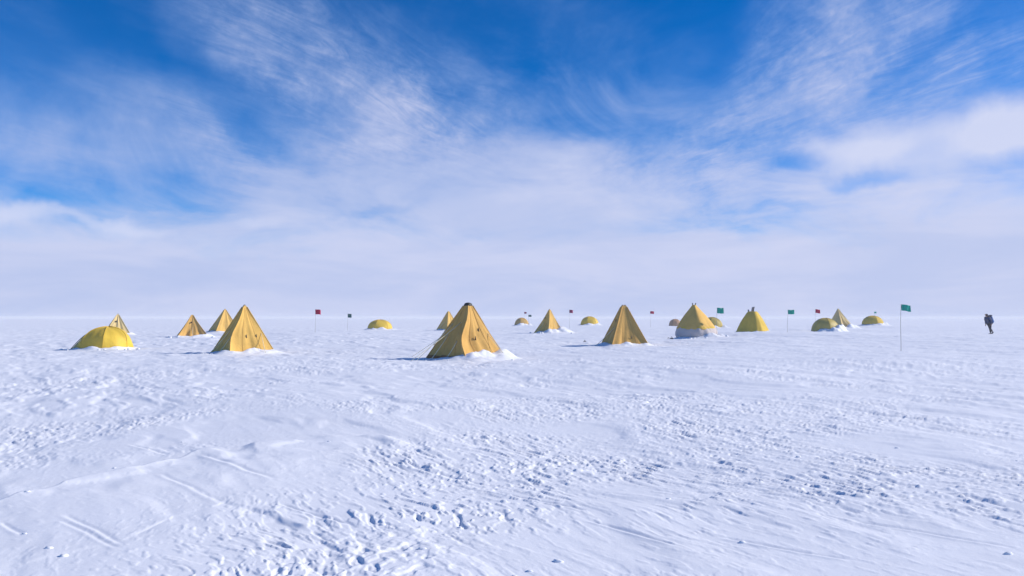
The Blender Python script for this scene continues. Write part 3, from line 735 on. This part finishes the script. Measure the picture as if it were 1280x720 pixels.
# ------------------------------------------------------------------ bag, stakes, sledge-sized odds and ends
def bag(px, py, d, label, L, Rr, rz, name='duffel_bag', m=BAG):
    x, y, _ = spot(px, py, d); z = gz(x, y); rt = thing(name, label, 'bag', (x, y, z), rz)
    prof = [(-1, .35), (-.96, .75), (-.8, .96), (-.3, 1.03), (.3, 1.0), (.8, .95), (.96, .72), (1, .3)]; n = 20; V, F = [], []
    for t, r in prof:
        for k in range(n):
            q = 2 * math.pi * k / n; w_ = 1 + .06 * math.sin(3 * q + 5 * t); V.append((t * L / 2, Rr * r * math.cos(q) * w_, Rr * .85 + Rr * .85 * r * math.sin(q) * w_ - .04))
    for i in range(len(prof) - 1):
        for k in range(n): F.append((i * n + k, i * n + (k + 1) % n, (i + 1) * n + (k + 1) % n, (i + 1) * n + k))
    F.append(tuple(range(n))[::-1]); F.append(tuple(range((len(prof) - 1) * n, len(prof) * n)))
    link('bag_body', V, F, m, rt)
    for t in (-.35, .35):
        v, f = tube([(t * L / 2, Rr * 1.05 * math.cos(q), Rr * .85 + Rr * .9 * math.sin(q) - .04) for q in np.linspace(0, math.pi, 12)], .018, 5); link('strap', v, f, DARK, rt)
    v, f = tube([(-.16 * L, 0, Rr * 1.7), (-.1 * L, .03, Rr * 2.1), (.1 * L, .03, Rr * 2.1), (.16 * L, 0, Rr * 1.7)], .016, 5); link('handle', v, f, DARK, rt)
bag(839.8, 425.2, 58.5, 'dark duffel bag lying at the left foot of the grey-skirted tent', .42, .14, R(40))
bag(835.6, 427.5, 57.0, 'smaller dark bag half sunk in snow, farther left of the grey-skirted tent', .30, .10, R(-10))
bag(543.5, 430.8, 46.0, 'small dark bundle on the snow behind the guy ropes of the largest tent', .22, .08, R(20), 'dark_bundle')
bag(731, 426.5, 52.0, 'tiny dark bundle lying by the shadow of the ochre tent', .20, .07, R(10), 'dark_bundle')

# ------------------------------------------------------------------ loose clods of snow
def clods():
    P = []; rnd = random.Random(5)
    for k, cnt, spread, size in (('main', 40, 2.3, .045), ('left', 26, 2.0, .045), ('mid', 20, 2.1, .045), ('small', 22, 3.0, .09), ('low', 12, 2.4, .10), ('big', 26, 2.2, .06), ('grey', 22, 2.4, .08), ('bell', 14, 2.4, .09)):
        x, y, z, rz, a, b, H = S[k]
        for i in range(cnt):
            th = rnd.uniform(math.pi * 1.0, math.pi * 2.08) if rnd.random() < .8 else rnd.uniform(0, 6.28); r = rnd.uniform(.75, 1.15) * spread * rnd.uniform(.75, 1.0)
            px, py = x + r * math.cos(th), y + r * math.sin(th); s = size * rnd.uniform(.5, 1.5)
            P.append(lump((px, py, gz(px, py) + s * .25 + .03), s, rnd.randint(1, 999), (1, 1, .75)))
    for i in range(26):
        px, py = flat(rnd.uniform(-60, 1340), rnd.uniform(540, 740)); s = .013 * rnd.uniform(.5, 1.9)
        zz_ = float(ground(np.array([px]), np.array([py]))[0])
        P.append(lump((px, py, zz_ + s * .1), s, rnd.randint(1, 999), (1.4, 1, .55)))
    V, F = join(P); o = link('snow_clods', V, F, BANK); tag(o, 'loose clods of snow scattered over the crust and round the tents', 'snow', None, 'stuff')
clods()

# ------------------------------------------------------------------ walking person
def skinned(name, joints, edges, m, parent, sub=2):
    me = bpy.data.meshes.new(name); me.from_pydata([j[0] for j in joints], edges, []); o = bpy.data.objects.new(name, me); COL.objects.link(o)
    md = o.modifiers.new('skin', 'SKIN'); md.use_smooth_shade = True
    for i, j in enumerate(joints):
        r = j[1]; me.skin_vertices[0].data[i].radius = r if isinstance(r, tuple) else (r, r)
    me.skin_vertices[0].data[0].use_root = True
    ss = o.modifiers.new('sub', 'SUBSURF'); ss.levels = sub; ss.render_levels = sub
    dg = bpy.context.evaluated_depsgraph_get(); em = bpy.data.meshes.new_from_object(o.evaluated_get(dg)); em.name = name
    bpy.data.objects.remove(o); bpy.data.meshes.remove(me)
    em.polygons.foreach_set('use_smooth', [True] * len(em.polygons)); em.materials.clear(); em.materials.append(m)
    ob = bpy.data.objects.new(name, em); COL.objects.link(ob); ob.parent = parent; return ob

def person():
    px, by, ty, d = PERSON; X0, Y0, _ = spot(px, by, d); z0 = gz(X0, Y0); k = ((by - ty) * d / FPX) / 1.70
    rt = thing('person', 'person in dark clothing walking left across the snow, bent forward under a blue pack', 'person', (X0, Y0, z0), R(8)); rt.scale = (k, k, k)
    # walks towards -x, leaning forward; y is the person's left-right axis
    pel = (0, 0, .90); ch = (-.13, 0, 1.24); nk = (-.20, 0, 1.42); hd = (-.265, 0, 1.545); ht = (-.275, 0, 1.63)
    J = [(pel, (.15, .13)), ((-.06, 0, 1.06), (.14, .12)), (ch, (.17, .14)), (nk, .06), (hd, (.10, .095)), (ht, .075)]
    E = [(0, 1), (1, 2), (2, 3), (3, 4), (4, 5)]
    def limb(start, pts):
        prev = start
        for p, r in pts: J.append((p, r)); E.append((prev, len(J) - 1)); prev = len(J) - 1
        return prev
    # standing leg forward (-y is nearer the camera), trailing leg behind
    limb(0, [((.0, -.10, .86), .095), ((-.03, -.11, .47), .062), ((.02, -.11, .10), .042)])
    limb(0, [((.02, .10, .86), .095), ((.12, .11, .49), .062), ((.34, .11, .22), .042)])
    hands = []
    for sy, el_, wr in ((-1, (-.03, -.25, 1.06), (-.03, -.24, .82)), (1, (-.10, .25, 1.05), (-.14, .23, .82))):
        w_i = limb(2, [((-.15, sy * .19, 1.33), .06), (el_, .045), (wr, .032)]); hands.append((w_i, sy))
        wv = Vector(wr); fd = (wv - Vector(el_)).normalized()
        pm = limb(w_i, [(tuple(wv + fd * .07), .036)])
        for q in range(4):
            o_ = Vector((0, (q - 1.5) * .019, 0)); b0 = wv + fd * .085 + o_; L = (.032, .038, .035, .026)[q]
            limb(pm, [(tuple(b0 + fd * L + Vector((0, 0, -.006))), .0095), (tuple(b0 + fd * L * 1.8 + Vector((.0, 0, -.03))), .008)])
        limb(w_i, [(tuple(wv + fd * .035 + Vector((0, -sy * .035, .02))), .011), (tuple(wv + fd * .07 + Vector((0, -sy * .05, .01))), .009)])
    # nose and ears belong to the head
    limb(4, [((-.375, 0, 1.535), .016)]); limb(4, [((-.255, -.10, 1.55), .016)]); limb(4, [((-.255, .10, 1.55), .016)])
    J = [(p, tuple(v * .78 for v in r) if isinstance(r, tuple) and i < 3 else (r * .8 if not isinstance(r, tuple) and r > .041 and i > 5 else r)) for i, (p, r) in enumerate(J)]
    skinned('body', J, E, SKIN, rt)
    Jj = [((.01, 0, .82), (.185, .165)), ((-.05, 0, 1.04), (.18, .155)), ((-.13, 0, 1.25), (.205, .175)), ((-.185, 0, 1.39), (.11, .10))]; Ej = [(0, 1), (1, 2), (2, 3)]
    def lj(start, pts):
        prev = start
        for p, r in pts: Jj.append((p, r)); Ej.append((prev, len(Jj) - 1)); prev = len(Jj) - 1
    lj(2, [((-.15, -.20, 1.33), .09), ((-.03, -.25, 1.06), .085), ((-.03, -.24, .835), .066)]); lj(2, [((-.15, .20, 1.33), .09), ((-.10, .25, 1.05), .085), ((-.138, .23, .835), .066)])
    skinned('jacket', Jj, Ej, NAVY, rt)
    Jt = [((0, 0, .93), (.17, .15)), ((.0, -.10, .84), .118), ((-.03, -.11, .47), .088), ((.018, -.11, .13), .070), ((.02, .10, .84), .118), ((.12, .11, .49), .088), ((.325, .11, .24), .068)]
    skinned('trousers', Jt, [(0, 1), (1, 2), (2, 3), (0, 4), (4, 5), (5, 6)], BLACKT, rt)
    skinned('boot', [((.03, -.11, .14), .062), ((.03, -.11, .055), .058), ((-.10, -.11, .045), .05), ((-.17, -.11, .04), .04)], [(0, 1), (1, 2), (2, 3)], BOOT, rt)
    skinned('boot', [((.35, .11, .24), .062), ((.39, .11, .165), .058), ((.31, .11, .07), .05), ((.27, .11, .02), .04)], [(0, 1), (1, 2), (2, 3)], BOOT, rt)
    skinned('hood', [((-.20, 0, 1.43), (.115, .105)), ((-.245, 0, 1.56), (.125, .12)), ((-.255, 0, 1.64), (.10, .10))], [(0, 1), (1, 2)], BLACKT, rt)
    # pack on the back
    pk = thing('backpack', 'dark blue backpack on the back of the walking person', 'backpack', (X0, Y0, z0), R(8)); pk.scale = (k, k, k)
    bm = bmesh.new(); bmesh.ops.create_cube(bm, size=1.0)
    bmesh.ops.scale(bm, vec=(.24, .36, .58), verts=bm.verts); bmesh.ops.bevel(bm, geom=bm.edges[:], offset=.07, segments=3, affect='EDGES')
    bmesh.ops.rotate(bm, cent=(0, 0, 0), matrix=Matrix.Rotation(R(-17), 3, 'Y'), verts=bm.verts); bmesh.ops.translate(bm, vec=(.165, 0, 1.17), verts=bm.verts)
    me = bpy.data.meshes.new('pack_body'); bm.to_mesh(me); bm.free(); me.materials.append(PACK); me.polygons.foreach_set('use_smooth', [True] * len(me.polygons)); o = bpy.data.objects.new('pack_body', me); COL.objects.link(o); o.parent = pk
    bm = bmesh.new(); bmesh.ops.create_cube(bm, size=1.0); bmesh.ops.scale(bm, vec=(.25, .34, .12), verts=bm.verts); bmesh.ops.bevel(bm, geom=bm.edges[:], offset=.05, segments=3, affect='EDGES')
    bmesh.ops.rotate(bm, cent=(0, 0, 0), matrix=Matrix.Rotation(R(-17), 3, 'Y'), verts=bm.verts); bmesh.ops.translate(bm, vec=(.07, 0, 1.475), verts=bm.verts)
    me = bpy.data.meshes.new('pack_lid'); bm.to_mesh(me); bm.free(); me.materials.append(NAVY); o = bpy.data.objects.new('pack_lid', me); COL.objects.link(o); o.parent = pk
    for sy in (-.12, .12):
        v, f = tube([(.02, sy, 1.40), (-.12, sy * 1.15, 1.455), (-.30, sy * 1.1, 1.36), (-.33, sy * 1.2, 1.20), (-.22, sy * 1.5, 1.05), (.02, sy * 1.3, 1.0)], .02, 6); link('shoulder_strap', v, f, DARK, pk)
person()

# ------------------------------------------------------------------ thin ice haze over the plain
def haze():
    hb, ht, he = -3.5, 4.2, 7600.0
    V = [(x, y, z) for z in (hb, ht) for (x, y) in ((-he, -he), (he, -he), (he, he), (-he, he))]
    F = [(3, 2, 1, 0), (4, 5, 6, 7), (0, 1, 5, 4), (1, 2, 6, 5), (2, 3, 7, 6), (3, 0, 4, 7)]
    m = bpy.data.materials.new('ice_haze'); m.use_nodes = True; nt = m.node_tree; nt.nodes.clear()
    out = nt.nodes.new('ShaderNodeOutputMaterial'); v = nt.nodes.new('ShaderNodeVolumePrincipled'); nt.links.new(v.outputs[0], out.inputs['Volume'])
    v.inputs['Color'].default_value = (.935, .938, .94, 1); v.inputs['Density'].default_value = .0007; v.inputs['Anisotropy'].default_value = 0.0
    o = link('haze', V, F, m, smooth=False); tag(o, 'thin pale ice haze lying over the snow plain', 'haze', None, 'stuff')
haze()

# ------------------------------------------------------------------ output
vs = sc.view_settings; vs.view_transform = 'Standard'; vs.look = 'None'; vs.exposure = 0.1; vs.gamma = 1.0; vs.use_curve_mapping = False
sc.render.engine = 'CYCLES'; sc.cycles.use_denoising = True
sc.cycles.max_bounces = 8; sc.cycles.diffuse_bounces = 3; sc.cycles.volume_bounces = 4
